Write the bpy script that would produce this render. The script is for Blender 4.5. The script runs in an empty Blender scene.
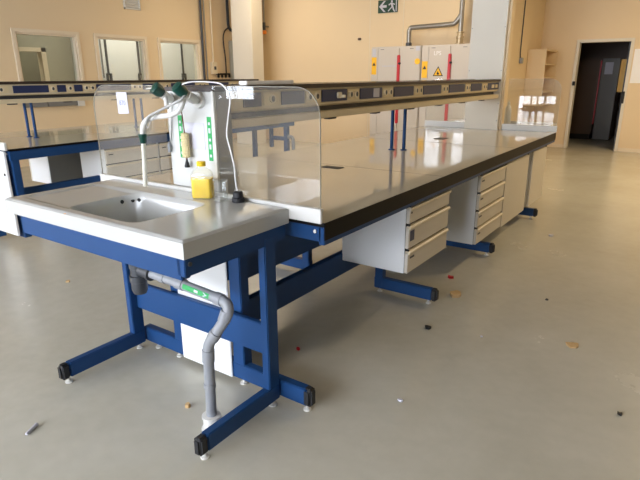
import bpy, bmesh, math, random
from mathutils import Vector, Matrix
random.seed(7)
scene = bpy.context.scene
C = scene.collection
PI = math.pi

# ------------------------------------------------------------------ materials
def lin(c):
    return tuple(((v/255)/12.92 if v/255 <= 0.04045 else ((v/255+0.055)/1.055)**2.4) for v in c) + (1.0,)

def mat(name, col, rough=0.5, metal=0.0, var=0.04, scale=8.0, spec=0.5, coat=0.0, bump=0.0):
    """principled surface whose colour wanders a little with a noise texture"""
    m = bpy.data.materials.new(name); m.use_nodes = True
    nt = m.node_tree; b = nt.nodes['Principled BSDF']
    tc = nt.nodes.new('ShaderNodeTexCoord'); n = nt.nodes.new('ShaderNodeTexNoise')
    n.inputs['Scale'].default_value = scale; n.inputs['Detail'].default_value = 4
    nt.links.new(tc.outputs['Object'], n.inputs['Vector'])
    mx = nt.nodes.new('ShaderNodeMix'); mx.data_type = 'RGBA'
    base = lin(col)
    mx.inputs['A'].default_value = tuple(max(0, v*(1-var)) for v in base[:3]) + (1,)
    mx.inputs['B'].default_value = tuple(min(1, v*(1+var)) for v in base[:3]) + (1,)
    nt.links.new(n.outputs['Fac'], mx.inputs['Factor'])
    nt.links.new(mx.outputs['Result'], b.inputs['Base Color'])
    b.inputs['Roughness'].default_value = rough
    b.inputs['Metallic'].default_value = metal
    b.inputs['Specular IOR Level'].default_value = spec
    b.inputs['Coat Weight'].default_value = coat
    b.inputs['Coat Roughness'].default_value = 0.05
    if bump:
        bp = nt.nodes.new('ShaderNodeBump'); bp.inputs['Strength'].default_value = bump
        bp.inputs['Distance'].default_value = 0.01
        nt.links.new(n.outputs['Fac'], bp.inputs['Height']); nt.links.new(bp.outputs['Normal'], b.inputs['Normal'])
    return m

def see_through(name, tint=(1, 1, 1), haze=0.03, haze_col=(0.8, 0.8, 0.78), f0=0.04, rough=0.0, specks=0.0):
    """thin clear sheet: mirrors by Fresnel, lets the rest straight through, a little dust on it"""
    m = bpy.data.materials.new(name); m.use_nodes = True
    nt = m.node_tree; nt.nodes.clear(); N = nt.nodes.new; L = nt.links.new
    out = N('ShaderNodeOutputMaterial'); geo = N('ShaderNodeNewGeometry')
    dot = N('ShaderNodeVectorMath'); dot.operation = 'DOT_PRODUCT'
    L(geo.outputs['Normal'], dot.inputs[0]); L(geo.outputs['Incoming'], dot.inputs[1])
    a = N('ShaderNodeMath'); a.operation = 'ABSOLUTE'; L(dot.outputs['Value'], a.inputs[0])
    s = N('ShaderNodeMath'); s.operation = 'SUBTRACT'; s.inputs[0].default_value = 1; L(a.outputs[0], s.inputs[1])
    p = N('ShaderNodeMath'); p.operation = 'POWER'; p.inputs[1].default_value = 5; L(s.outputs[0], p.inputs[0])
    k = N('ShaderNodeMath'); k.operation = 'MULTIPLY_ADD'; k.inputs[1].default_value = 1-f0; k.inputs[2].default_value = f0
    L(p.outputs[0], k.inputs[0])
    tr = N('ShaderNodeBsdfTransparent'); tr.inputs['Color'].default_value = tint + (1,)
    gl = N('ShaderNodeBsdfGlossy'); gl.inputs['Roughness'].default_value = rough
    df = N('ShaderNodeBsdfDiffuse'); df.inputs['Color'].default_value = haze_col + (1,)
    hz = N('ShaderNodeMixShader'); L(tr.outputs[0], hz.inputs[1]); L(df.outputs[0], hz.inputs[2])
    tc = N('ShaderNodeTexCoord'); no = N('ShaderNodeTexNoise'); no.inputs['Scale'].default_value = 3.5; no.inputs['Detail'].default_value = 8
    L(tc.outputs['Object'], no.inputs['Vector'])
    hm = N('ShaderNodeMath'); hm.operation = 'MULTIPLY'; hm.inputs[1].default_value = haze*2; L(no.outputs['Fac'], hm.inputs[0])
    if specks:
        vo = N('ShaderNodeTexVoronoi'); vo.inputs['Scale'].default_value = 95; L(tc.outputs['Object'], vo.inputs['Vector'])
        lt = N('ShaderNodeMath'); lt.operation = 'LESS_THAN'; lt.inputs[1].default_value = 0.13; L(vo.outputs['Distance'], lt.inputs[0])
        ma = N('ShaderNodeMath'); ma.operation = 'MULTIPLY_ADD'; ma.inputs[1].default_value = specks
        L(lt.outputs[0], ma.inputs[0]); L(hm.outputs[0], ma.inputs[2]); L(ma.outputs[0], hz.inputs[0])
    else:
        L(hm.outputs[0], hz.inputs[0])
    mx = N('ShaderNodeMixShader'); L(k.outputs[0], mx.inputs[0]); L(hz.outputs[0], mx.inputs[1]); L(gl.outputs[0], mx.inputs[2])
    L(mx.outputs[0], out.inputs['Surface'])
    return m

def floor_mat():
    m = bpy.data.materials.new('epoxy_floor'); m.use_nodes = True
    nt = m.node_tree; b = nt.nodes['Principled BSDF']; N = nt.nodes.new; L = nt.links.new
    tc = N('ShaderNodeTexCoord')
    n1 = N('ShaderNodeTexNoise'); n1.inputs['Scale'].default_value = 0.9; n1.inputs['Detail'].default_value = 7; n1.inputs['Roughness'].default_value = .62
    n2 = N('ShaderNodeTexNoise'); n2.inputs['Scale'].default_value = 14; n2.inputs['Detail'].default_value = 5
    L(tc.outputs['Object'], n1.inputs['Vector']); L(tc.outputs['Object'], n2.inputs['Vector'])
    r = N('ShaderNodeValToRGB'); r.color_ramp.elements[0].position = .3; r.color_ramp.elements[1].position = .72
    r.color_ramp.elements[0].color = lin((184, 180, 164)); r.color_ramp.elements[1].color = lin((200, 197, 184))
    L(n1.outputs['Fac'], r.inputs['Fac'])
    mx = N('ShaderNodeMix'); mx.data_type = 'RGBA'; mx.blend_type = 'MULTIPLY'; mx.inputs['Factor'].default_value = .22
    r2 = N('ShaderNodeValToRGB'); r2.color_ramp.elements[0].position = .25; r2.color_ramp.elements[1].position = .7
    r2.color_ramp.elements[0].color = (.72, .71, .69, 1); r2.color_ramp.elements[1].color = (1, 1, 1, 1)
    L(n2.outputs['Fac'], r2.inputs['Fac']); L(r.outputs['Color'], mx.inputs['A']); L(r2.outputs['Color'], mx.inputs['B'])
    L(mx.outputs['Result'], b.inputs['Base Color'])
    rr = N('ShaderNodeMapRange'); rr.inputs['To Min'].default_value = .17; rr.inputs['To Max'].default_value = .33
    L(n1.outputs['Fac'], rr.inputs['Value']); L(rr.outputs['Result'], b.inputs['Roughness'])
    b.inputs['Specular IOR Level'].default_value = .5
    return m

def light_mat(name, col, strength):
    m = bpy.data.materials.new(name); m.use_nodes = True
    nt = m.node_tree; nt.nodes.clear()
    o = nt.nodes.new('ShaderNodeOutputMaterial'); e = nt.nodes.new('ShaderNodeEmission')
    e.inputs['Color'].default_value = lin(col); e.inputs['Strength'].default_value = strength
    nt.links.new(e.outputs[0], o.inputs['Surface'])
    return m

M = dict(
    floor=floor_mat(),
    wall=mat('beige_wall_paint', (226, 205, 170), .75, var=.03, scale=1.2, spec=.3),
    right_wall=mat('grey_brown_wall_paint', (104, 98, 90), .8, var=.03, scale=1.2, spec=.2),
    white_wall=mat('white_wall_paint', (220, 214, 200), .7, var=.03, scale=1.5, spec=.3),
    ceiling=mat('ceiling_paint', (158, 152, 142), .85, var=.02),
    trim=mat('cream_frame_paint', (226, 212, 188), .5, var=.03),
    inner_wall=mat('grey_green_paint', (168, 166, 150), .7, var=.04, scale=1.5),
    ceramic=mat('white_ceramic', (182, 183, 180), .2, var=.015, scale=3, coat=.25),
    laminate=mat('grey_laminate', (200, 195, 182), .045, var=.05, scale=2.5, spec=.75),
    blue=mat('blue_steel_paint', (31, 67, 114), .42, var=.06, scale=5, spec=.2),
    black=mat('black_edge_shade', (14, 13, 14), .5, var=.1, spec=.15),
    rubber=mat('black_rubber', (26, 27, 30), .6, var=.1),
    brown=mat('dark_brown_edge', (48, 36, 30), .45, var=.1),
    white=mat('white_laminate', (226, 228, 229), .35, var=.02, scale=3),
    front=mat('drawer_front_laminate', (206, 199, 186), .38, var=.03, scale=5),
    cream=mat('cream_plastic', (228, 216, 190), .42, var=.03),
    rail=mat('cream_trunking', (214, 200, 168), .4, var=.05, scale=6),
    navy=mat('navy_cover', (34, 48, 88), .4, var=.08, scale=9),
    socket=mat('socket_plastic', (222, 206, 168), .4, var=.05),
    dark=mat('dark_hole', (12, 12, 13), .6, var=.1),
    grey=mat('grey_plastic', (140, 143, 148), .38, var=.05, scale=9),
    dgrey=mat('dark_grey_plastic', (58, 61, 66), .45, var=.08),
    board=mat('grey_board', (120, 120, 118), .5, var=.05),
    steel=mat('galvanised_steel', (150, 146, 138), .35, .7, var=.12, scale=14),
    brass=mat('brass', (190, 172, 140), .35, .5, var=.06),
    boardw=mat('white_board', (202, 203, 200), .35, var=.02),
    wplastic=mat('white_plastic', (212, 211, 206), .35, var=.02),
    offwhite=mat('off_white_tube', (222, 220, 205), .35, var=.04),
    green=mat('dark_green_plastic', (10, 62, 52), .35, var=.1, scale=20),
    lgreen=mat('green_label', (38, 160, 84), .5, var=.05),
    egreen=mat('sign_green', (14, 60, 42), .5, var=.05),
    paper=mat('white_paper', (196, 196, 206), .7, var=.015),
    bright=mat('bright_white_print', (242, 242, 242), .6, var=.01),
    ink=mat('blue_ink', (92, 100, 168), .7, var=.05),
    cabinet=mat('grey_cabinet', (200, 192, 181), .45, var=.03, scale=3),
    red=mat('red_paint', (196, 40, 48), .4, var=.06),
    yellow=mat('sign_yellow', (246, 190, 30), .5, var=.04),
    bristle=mat('straw_bristle', (214, 198, 152), .8, var=.25, scale=160, bump=.5),
    wire=mat('brown_wire', (110, 70, 52), .4, .4, var=.1),
    cable=mat('grey_cable', (168, 168, 166), .45, var=.05),
    wcable=mat('white_cable', (236, 236, 236), .4, var=.02),
    orange=mat('orange_lens', (240, 140, 40), .3, var=.04),
    cap=mat('yellow_cap', (244, 206, 40), .4, var=.04),
    liquid=mat('yellow_liquid', (252, 216, 30), .15, var=.04, scale=12),
    glass=see_through('clear_screen', (.95, .955, .94), .045, (.74, .73, .70), specks=.14),
    wglass=see_through('window_glass', (.93, .96, .94), .02),
    beaker=see_through('beaker_glass', (.96, .97, .96), .05, (.9, .9, .9), .06),
    edge=mat('polished_edge', (180, 180, 170), .2, var=.03),
    locker=mat('grey_locker', (112, 108, 102), .5, var=.06),
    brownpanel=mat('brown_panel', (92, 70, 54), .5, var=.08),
    darkpaint=mat('dark_door_paint', (26, 26, 28), .4, var=.1),
    ochre=mat('ochre_panel', (196, 160, 84), .6, var=.06),
    tan=mat('tan_scrap', (196, 164, 116), .8, var=.1, scale=40),
    rust=mat('rust_stain', (206, 150, 84), .6, var=.2, scale=60),
    sky=light_mat('bright_daylight', (234, 241, 255), 15.0),
)
# the plastic of the jug lets half of what is behind it through
M['jug'] = see_through('milky_plastic', (.98, .97, .92), .10, (.93, .92, .86), .04, .15)

# ------------------------------------------------------------------ mesh builder
class MB:
    def __init__(s): s.bm = bmesh.new()
    def box(s, x0, x1, y0, y1, z0, z1, bev=0.0, seg=2):
        r = bmesh.ops.create_cube(s.bm, size=1.0)
        vs = r['verts']
        for v in vs:
            v.co = Vector((x0 if v.co.x < 0 else x1, y0 if v.co.y < 0 else y1, z0 if v.co.z < 0 else z1))
        if bev:
            es = list({e for v in vs for e in v.link_edges})
            bmesh.ops.bevel(s.bm, geom=es, offset=bev, segments=seg, affect='EDGES', clamp_overlap=True)
        return s
    def tube(s, pts, r, seg=12, cap=True):
        pts = [Vector(p) for p in pts]; n = len(pts)
        rs = r if isinstance(r, (list, tuple)) else [r]*n
        tang = []
        for i in range(n):
            a = pts[max(0, i-1)]; b = pts[min(n-1, i+1)]; tang.append((b-a).normalized())
        up = Vector((0, 0, 1)) if abs(tang[0].z) < .9 else Vector((1, 0, 0))
        nx = tang[0].cross(up).normalized(); rings = []
        for i in range(n):
            nx = (nx - tang[i]*nx.dot(tang[i])).normalized(); ny = tang[i].cross(nx)
            rings.append([s.bm.verts.new(pts[i]+(nx*math.cos(2*PI*k/seg)+ny*math.sin(2*PI*k/seg))*rs[i]) for k in range(seg)])
        for i in range(n-1):
            for k in range(seg):
                s.bm.faces.new((rings[i][k], rings[i][(k+1) % seg], rings[i+1][(k+1) % seg], rings[i+1][k]))
        if cap:
            s.bm.faces.new(list(reversed(rings[0]))); s.bm.faces.new(rings[-1])
        return s
    def cyl(s, p0, p1, r, r2=None, seg=20):
        return s.tube([p0, p1], [r, r if r2 is None else r2], seg)
    def lathe(s, prof, c=(0, 0, 0), seg=28, sx=1, sy=1):
        rings = []
        for (r, z) in prof:
            rings.append([s.bm.verts.new((c[0]+sx*r*math.cos(2*PI*k/seg), c[1]+sy*r*math.sin(2*PI*k/seg), c[2]+z)) for k in range(seg)])
        for i in range(len(prof)-1):
            for k in range(seg):
                s.bm.faces.new((rings[i][k], rings[i][(k+1) % seg], rings[i+1][(k+1) % seg], rings[i+1][k]))
        s.bm.faces.new(list(reversed(rings[0]))); s.bm.faces.new(rings[-1])
        return s
    def prism(s, poly, fn, a, b):
        """poly of 2-D points; fn(u, v, t) -> xyz; swept from t=a to t=b"""
        A = [s.bm.verts.new(fn(u, v, a)) for u, v in poly]; B = [s.bm.verts.new(fn(u, v, b)) for u, v in poly]
        n = len(poly)
        s.bm.faces.new(A); s.bm.faces.new(list(reversed(B)))
        for i in range(n): s.bm.faces.new((A[i], B[i], B[(i+1) % n], A[(i+1) % n]))
        return s
    def mesh(s, name, shift):
        bmesh.ops.recalc_face_normals(s.bm, faces=s.bm.faces)
        if shift: bmesh.ops.translate(s.bm, verts=s.bm.verts, vec=-Vector(shift))
        me = bpy.data.meshes.new(name); s.bm.to_mesh(me); s.bm.free()
        for p in me.polygons: p.use_smooth = True
        me.set_sharp_from_angle(angle=math.radians(38))
        return me

def fXZ(u, v, t): return (u, t, v)      # polygon in x,z; thickness along y
def fYZ(u, v, t): return (t, u, v)
def fXY(u, v, t): return (u, v, t)

def smooth(pts, n=6):
    """Catmull-Rom through the points"""
    P = [Vector(p) for p in pts]; P = [P[0]*2-P[1]] + P + [P[-1]*2-P[-2]]; out = []
    for i in range(1, len(P)-2):
        a, b, c, d = P[i-1:i+3]
        for k in range(n):
            t = k/n
            out.append(.5*((2*b)+(c-a)*t+(2*a-5*b+4*c-d)*t*t+(3*b-a-3*c+d)*t**3))
    out.append(P[-2]); return out

def arc(cx, cy, r, a0, a1, n=8):
    return [(cx+r*math.cos(math.radians(a0+(a1-a0)*i/n)), cy+r*math.sin(math.radians(a0+(a1-a0)*i/n))) for i in range(n+1)]

def thing(name, label, cat, loc, group=None):
    o = bpy.data.objects.new(name, None); C.objects.link(o); o.location = loc; o.empty_display_size = .1
    o['label'] = label; o['category'] = cat
    if group: o['group'] = group
    return o

def part(name, mb, m, root, parent=None, label=None, stuff=False):
    """one mesh under a thing (or under one of its parts); built in world coordinates"""
    o = bpy.data.objects.new(name, mb.mesh(name, root.location)); C.objects.link(o)
    o.data.materials.append(M[m]); o.parent = parent or root
    if label: o['label'] = label
    if stuff: o['kind'] = 'stuff'
    return o

def single(name, mb, m, label, cat, loc, group=None):
    o = bpy.data.objects.new(name, mb.mesh(name, loc)); C.objects.link(o)
    o.location = loc; o.data.materials.append(M[m]); o['label'] = label; o['category'] = cat
    if group: o['group'] = group
    return o

def struct(name, mb, m, parent=None):
    o = bpy.data.objects.new(name, mb.mesh(name, None)); C.objects.link(o); o.data.materials.append(M[m])
    if parent: o.parent = parent
    else: o['kind'] = 'structure'
    return o

def copy_tree(o, parent=None):
    c = o.copy(); C.objects.link(c)
    if parent: c.parent = parent
    for ch in list(o.children): copy_tree(ch, c)
    return c

def text_mesh(s, size, fn, depth=.001):
    """letters as a builder; fn maps the flat letter plane into the world"""
    cu = bpy.data.curves.new('letters', 'FONT'); cu.body = s; cu.size = size; cu.extrude = depth
    cu.align_x = 'CENTER'; cu.align_y = 'CENTER'
    ob = bpy.data.objects.new('letters', cu); C.objects.link(ob)
    dg = bpy.context.evaluated_depsgraph_get()
    me = bpy.data.meshes.new_from_object(ob.evaluated_get(dg))
    mb = MB(); mb.bm.from_mesh(me)
    for v in mb.bm.verts: v.co = Vector(fn(*v.co))
    bpy.data.objects.remove(ob); bpy.data.curves.remove(cu); bpy.data.meshes.remove(me)
    return mb

# ------------------------------------------------------------------ camera
cam = bpy.data.cameras.new('camera'); camo = bpy.data.objects.new('camera', cam); C.objects.link(camo)
Fv = Vector((-0.5451620755965889, 0.7842274815514034, -0.2962862948412606))
Rv = Vector((0.8217876607872977, 0.5697801695223501, -0.003949556535010659))
Uv = Vector((-0.16572070452710622, 0.24563756959924765, 0.9550910074398223))
rot = Matrix((Rv, Uv, -Fv)).transposed()
camo.matrix_world = Matrix.Translation((2.520304, -1.115161, 1.423320)) @ rot.to_4x4()
cam.sensor_width = 36; cam.lens = 529.39/640*36; cam.clip_start = .05
scene.camera = camo

# ------------------------------------------------------------------ the room
H = 3.6
XL, XR, YN, YB, XS, YD = -6.5, 8.0, -5.0, 8.6, -0.26, 10.657     # left wall, right wall, window wall, cabinet wall, return wall, door wall
struct('floor', MB().box(XL-3.2, XR+.2, YN-.2, YD+3.3, -.1, 0), 'floor')
struct('ceiling', MB().box(XL-3.2, XR+.2, YN-.2, YD+3.3, H, H+.1), 'ceiling')
struct('wall_right', MB().box(XR, XR+.15, YN, YD, 0, H), 'right_wall')
struct('wall_rear', MB().box(XL-.15, XS, YB, YB+.15, 0, H), 'wall')
struct('wall_return', MB().box(XS-.15, XS, YB+.15, YD, 0, H), 'wall')
# left wall with its three window openings
WZ0, WZ1 = 1.08, 2.16
wins = [(3.416, 4.56), (4.846, 5.979), (6.241, 7.379)]
mb = MB(); y = YN
mb.box(XL-.15, XL, YN, YB, 0, WZ0); mb.box(XL-.15, XL, YN, YB, WZ1, H)
for a, b in wins + [(YB, None)]:
    mb.box(XL-.15, XL, y, a, WZ0, WZ1); y = b
struct('wall_left', mb, 'wall')
for i, (a, b) in enumerate(wins):
    f = MB(); t = .055; x0, x1 = XL-.13, XL+.025
    for d, w, xx in ((0, t, x1), (t*.9, .035, x1-.03)):
        f.box(x0, xx, a+d, a+d+w, WZ0+d, WZ1-d); f.box(x0, xx, b-d-w, b-d, WZ0+d, WZ1-d)
        f.box(x0, xx, a+d+w, b-d-w, WZ1-d-w, WZ1-d); f.box(x0, xx, a+d+w, b-d-w, WZ0+d, WZ0+d+w)
    fo = struct('window_%d' % (i+1), f, 'trim')
    struct('window_pane', MB().box(XL-.075, XL-.069, a+.085, b-.085, WZ0+.085, WZ1-.085), 'wglass', fo)
    struct('window_sill', MB().box(XL-.02, XL+.06, a-.03, b+.03, WZ0-.035, WZ0, .005), 'trim', fo)
# door wall with its opening
DX0, DX1, DZ = .452, 1.318, 2.01
struct('wall_far', MB().box(XS-.15, DX0-.05, YD, YD+.15, 0, H).box(DX1+.05, XR+.15, YD, YD+.15, 0, H).box(DX0-.05, DX1+.05, YD, YD+.15, DZ+.05, H), 'wall')
dr = struct('door_1', MB().box(DX0-.055, DX0, YD-.025, YD+.16, 0, DZ+.055, .004).box(DX1, DX1+.055, YD-.025, YD+.16, 0, DZ+.055, .004).box(DX0, DX1, YD-.025, YD+.16, DZ, DZ+.055, .004), 'white_wall')
lf = struct('door_leaf', MB().box(DX1-.045, DX1-.003, YD+.17, YD+1.0, .01, DZ-.01, .003), 'darkpaint', dr)
struct('lock_case', MB().box(DX1-.02, DX1+.03, YD-.045, YD-.026, .9, 1.12, .004), 'dark', dr)
struct('hinge', MB().box(DX0-.04, DX0+.012, YD-.04, YD-.026, 1.22, 1.30, .003), 'dark', dr)
struct('baseboard_far', MB().box(XS, DX0-.06, YD-.015, YD, 0, .07, .003).box(DX1+.06, XR, YD-.015, YD, 0, .07, .003), 'trim')
struct('baseboard_return', MB().box(XS, XS+.015, YB+.15, YD-.02, 0, .07, .003), 'trim')
# dark room behind the door
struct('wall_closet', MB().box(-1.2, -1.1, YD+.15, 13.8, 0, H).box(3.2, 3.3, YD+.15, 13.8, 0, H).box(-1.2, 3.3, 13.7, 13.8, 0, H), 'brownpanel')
# the room beyond the left windows
mb = MB().box(XL-3.1, XL-3.0, 1.5, YB+.15, 0, H).box(XL-3.0, XL-.15, 1.4, 1.5, 0, H).box(XL-3.0, XL-.15, YB+.05, YB+.15, 0, H)
mb.box(-8.6, -8.5, 1.5, 4.05, 0, H).box(-8.6, -8.5, 4.98, YB, 0, H).box(-8.6, -8.5, 4.05, 4.98, 1.93, H)
struct('wall_corridor', mb, 'inner_wall')
d2 = struct('door_2', MB().box(-8.62, -8.45, 4.93, 5.03, 0, 1.98, .004).box(-8.62, -8.45, 4.0, 4.08, 0, 1.98, .004).box(-8.62, -8.45, 4.0, 5.03, 1.90, 1.98, .004), 'trim')
# window wall behind the photographer: two wide window bands with mullions
bands = [(-6.3, -3.95, 1.0, 3.1), (-3.6, -2.4, 1.6, 3.1), (-1.7, 2.6, .28, .88), (-1.7, 2.6, 1.2, 3.0)]
mb = MB(); mb.box(XL-.15, XR+.15, YN-.15, YN, 3.1, H)
xs = XL-.15
for x0, x1, z0, z1 in bands[:3]:
    mb.box(xs, x0, YN-.15, YN, 0, 3.1)
    mb.box(x0, x1, YN-.15, YN, 0, z0)
    xs = x1
mb.box(-1.7, 2.6, YN-.15, YN, .88, 1.2); mb.box(-1.7, 2.6, YN-.15, YN, 3.0, 3.1)
mb.box(xs, XR+.15, YN-.15, YN, 0, 3.1)
struct('wall_near', mb, 'wall')
for i, (x0, x1, z0, z1) in enumerate(bands):
    f = MB(); n = round((x1-x0)/.75)
    for k in range(n+1):
        xx = x0+(x1-x0)*k/n; f.box(max(x0, xx-.025), min(x1, xx+.025), YN-.10, YN-.02, z0, z1, .003)
    for zz in ((z0, (z0+z1)/2, z1) if z1-z0 > 1 else (z0, z1)): f.box(x0, x1, YN-.10, YN-.02, max(z0, zz-.025), min(z1, zz+.025), .003)
    fo = struct('window_%d' % (i+4), f, 'white_wall')
    struct('window_pane', MB().box(x0, x1, YN-.13, YN-.12, z0, z1), 'sky', fo)
# room column near the left rear corner, white clad duct, wall panel joints
struct('trim_1', MB().box(-5.772, -5.214, 7.6, 7.95, 0, H, .008), 'white_wall')
mb = MB()
for xx in (-3.02, -2.30): mb.box(xx-.006, xx+.006, YB-.004, YB, 0, H)
struct('trim_2', mb, 'trim')

# ------------------------------------------------------------------ sink station
def smst(a, b, x):
    t = max(0, min(1, (x-a)/(b-a))); return t*t*(3-2*t)

def basin_mesh():
    """moulded basin: raised rim, shallow drainer on the left, deep rounded bowl on the right"""
    W, D, NX, NY = 1.19, .57, 150, 76
    def sd(x, y, x0, x1, y0, y1, r):          # signed distance to a rounded rectangle
        qx = abs(x-(x0+x1)/2)-(x1-x0)/2+r; qy = abs(y-(y0+y1)/2)-(y1-y0)/2+r
        return math.hypot(max(qx, 0), max(qy, 0))+min(max(qx, qy), 0)-r
    def z(x, y):
        zz = .9
        d = sd(x, y, .05, .868, .052, .432, .05)
        drain = .006+.006*smst(.06, .42, x)
        zz -= drain*(1-smst(-.022, .004, d))
        b = sd(x, y, .365, .866, .054, .430, .085)
        zz -= .150*(1-smst(-.048, .004, b)) + .018*(1-smst(-.2, -.05, b))
        e = min(x, W-x, y, D-y)
        zz -= .008*(1-smst(0, .012, e))
        return zz
    mb = MB(); bm = mb.bm
    xs = [0, .003, .007, .012]+[.012+(W-.024)*i/NX for i in range(1, NX)]+[W-.012, W-.007, W-.003, W]
    ys = [0, .003, .007, .012]+[.012+(D-.024)*i/NY for i in range(1, NY)]+[D-.012, D-.007, D-.003, D]
    g = [[bm.verts.new((x, y, z(x, y))) for x in xs] for y in ys]
    for j in range(len(ys)-1):
        for i in range(len(xs)-1): bm.faces.new((g[j][i], g[j][i+1], g[j+1][i+1], g[j+1][i]))
    loop = [g[0][i] for i in range(len(xs))]+[g[j][-1] for j in range(1, len(ys))]+[g[-1][i] for i in range(len(xs)-2, -1, -1)]+[g[j][0] for j in range(len(ys)-2, 0, -1)]
    low = [bm.verts.new((v.co.x, v.co.y, .834)) for v in loop]
    inn = [bm.verts.new((min(max(v.co.x, .03), W-.03), min(max(v.co.y, .03), D-.03), .832)) for v in loop]
    n = len(loop)
    for i in range(n):
        k = (i+1) % n
        bm.faces.new((loop[i], loop[k], low[k], low[i]))
        if (inn[i].co-inn[k].co).length > 1e-6: bm.faces.new((low[i], low[k], inn[k], inn[i]))
        else: bm.faces.new((low[i], low[k], inn[i]))
    bmesh.ops.remove_doubles(bm, verts=bm.verts, dist=1e-6)
    # outside of the bowl below the rim
    top = [(.40+.0, .072), (.85, .072), (.85, .418), (.40, .418)]
    mb2 = MB()
    return mb

def sink_station():
    t = thing('sink_station', 'white ceramic laboratory sink on a blue steel frame at the near end of the bench', 'sink', (.595, .287, 0))
    b = part('basin', basin_mesh(), 'ceramic', t)
    # overflow holes on the left wall and left rear corner of the bowl
    for (x, y, z, nx, ny) in ((.373, .347, .862, 1, 0), (.390, .395, .861, .767, -.642), (.414, .414, .864, .463, -.886)):
        n = Vector((nx*.8, ny*.8, .6)); p0 = Vector((x, y, z))
        part('overflow_hole', MB().cyl(p0-n*.006, p0+n*.0045, .0105, .0085, 16), 'dark', t, b)
    sh = MB(); rings = []
    for (x0, x1, y0, y1, r, zz) in ((.362, .869, .050, .434, .09, .832), (.385, .845, .072, .412, .08, .76), (.41, .82, .10, .385, .07, .705), (.45, .78, .14, .345, .06, .690)):
        P_ = []
        for (cx_, cy_, a0) in ((x1-r, y1-r, 0), (x0+r, y1-r, 90), (x0+r, y0+r, 180), (x1-r, y0+r, 270)): P_ += arc(cx_, cy_, r, a0, a0+90, 6)
        rings.append([sh.bm.verts.new((px, py, zz)) for px, py in P_])
    for i in range(3):
        for k in range(len(rings[0])): sh.bm.faces.new((rings[i][k], rings[i][(k+1) % len(rings[0])], rings[i+1][(k+1) % len(rings[0])], rings[i+1][k]))
    sh.bm.faces.new(rings[-1])
    part('bowl_shell', sh, 'offwhite', t, b)
    part('rust_stain', MB().lathe([(.0001, 0), (.007, .0003), (.004, .0012), (.0001, .0014)], (.487, .004, .8945), 10), 'rust', t, b, 'small orange rust stain')
    # frame
    part('front_rail', MB().box(.105, 1.16, .008, .05, .75, .833, .003), 'blue', t)
    for x0, x1 in ((.105, .145), (1.14, 1.18)):
        part('side_rail', MB().box(x0, x1, .05 if x0 < .5 else .008, .56, .765, .833, .003), 'blue', t)
    part('corner_bolt', MB().cyl((1.18, .03, .81), (1.186, .03, .81), .008), 'dgrey', t)
    part('cross_beam', MB().box(.238, 1.142, .458, .486, .245, .392, .004), 'blue', t)
    for x0 in (.198, 1.142):
        part('leg', MB().box(x0, x0+.04, .42, .49, .10, .80, .004), 'blue', t)
        ft = part('foot', MB().box(x0, x0+.04, .05, .49, .03, .105, .004), 'blue', t)
        part('end_cap', MB().box(x0-.002, x0+.042, .005, .055, .026, .107, .012, 3), 'rubber', t, ft)
        for yy in (.045, .46):
            part('levelling_foot', MB().lathe([(.018, 0), (.018, .006), (.007, .010), (.007, .03)], (x0+.02, yy, 0), 16), 'wplastic', t, ft)
    # waste trap and pipe
    tr = part('waste_trap', MB().lathe([(.012, 0), (.028, .006), (.035, .022), (.036, .062), (.040, .064), (.040, .092), (.034, .094), (.033, .125), (.037, .127), (.037, .150), (.026, .152), (.026, .20), (.03, .21)], (.575, .25, .478), 24), 'dgrey', t)
    part('trap_nut', MB().cyl((.60, .25, .598), (.655, .25, .597), .029).cyl((.655, .25, .597), (.672, .25, .596), .033), 'dgrey', t, tr)
    p = MB(); p.tube([(.66, .25, .597), (.845, .25, .592)], .021, 20)
    p.tube([(.735, .25, .595), (.765, .25, .594)], .024, 20); p.tube([(.835, .25, .592), (.88, .25, .591)], .0255, 20)
    p.tube(smooth([(.84, .25, .592), (1.06, .25, .578), (1.105, .25, .575), (1.130, .247, .560), (1.132, .24, .525), (1.104, .222, .47), (1.074, .20, .415), (1.064, .192, .385), (1.061, .19, .34), (1.06, .188, .20), (1.058, .186, .012)], 5), .022, 20)
    p.tube([(1.129, .243, .54), (1.118, .232, .498)], .0252, 20); p.tube([(1.092, .212, .447), (1.077, .203, .42)], .0252, 20)
    p.tube([(1.0625, .191, .372), (1.061, .189, .32)], .0252, 20); p.tube([(1.06, .188, .22), (1.06, .188, .20)], .0252, 20)
    p.tube([(1.065, .25, .578), (1.10, .25, .575)], .0252, 20)
    dp = part('drain_pipe', p, 'grey', t)
    part('floor_socket', MB().lathe([(.045, 0), (.045, .008), (.036, .012), (.036, .055), (.040, .058), (.040, .068), (.030, .07)], (1.058, .186, 0), 24), 'wplastic', t, dp)
    def wrap(x, a):                      # on the pipe's skin, a = angle from straight towards the front
        cz = .592+(x-.84)*(.578-.592)/.22; r = .0234
        return (x, .25-r*math.cos(a), cz+r*math.sin(a))
    def sticker(x0, x1, a0, a1, off, n=10, k=4):
        mb = MB(); g = []
        for i in range(n+1):
            row = []
            for j in range(k+1):
                x = x0+(x1-x0)*i/n; a = a0+(a1-a0)*j/k; q = Vector(wrap(x, a)); cc = Vector((x, .25, .592+(x-.84)*(.578-.592)/.22))
                row.append(mb.bm.verts.new(q+(q-cc).normalized()*off))
            g.append(row)
        for i in range(n):
            for j in range(k): mb.bm.faces.new((g[i][j], g[i+1][j], g[i+1][j+1], g[i][j+1]))
        return mb
    part('flow_label', sticker(.893, 1.045, -.15, .75, .0), 'lgreen', t, dp, 'green flow label with white arrow')
    st = sticker(.962, .984, .1, .52, .0006); 
    part('label_mark', st, 'paper', t, dp)
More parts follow.
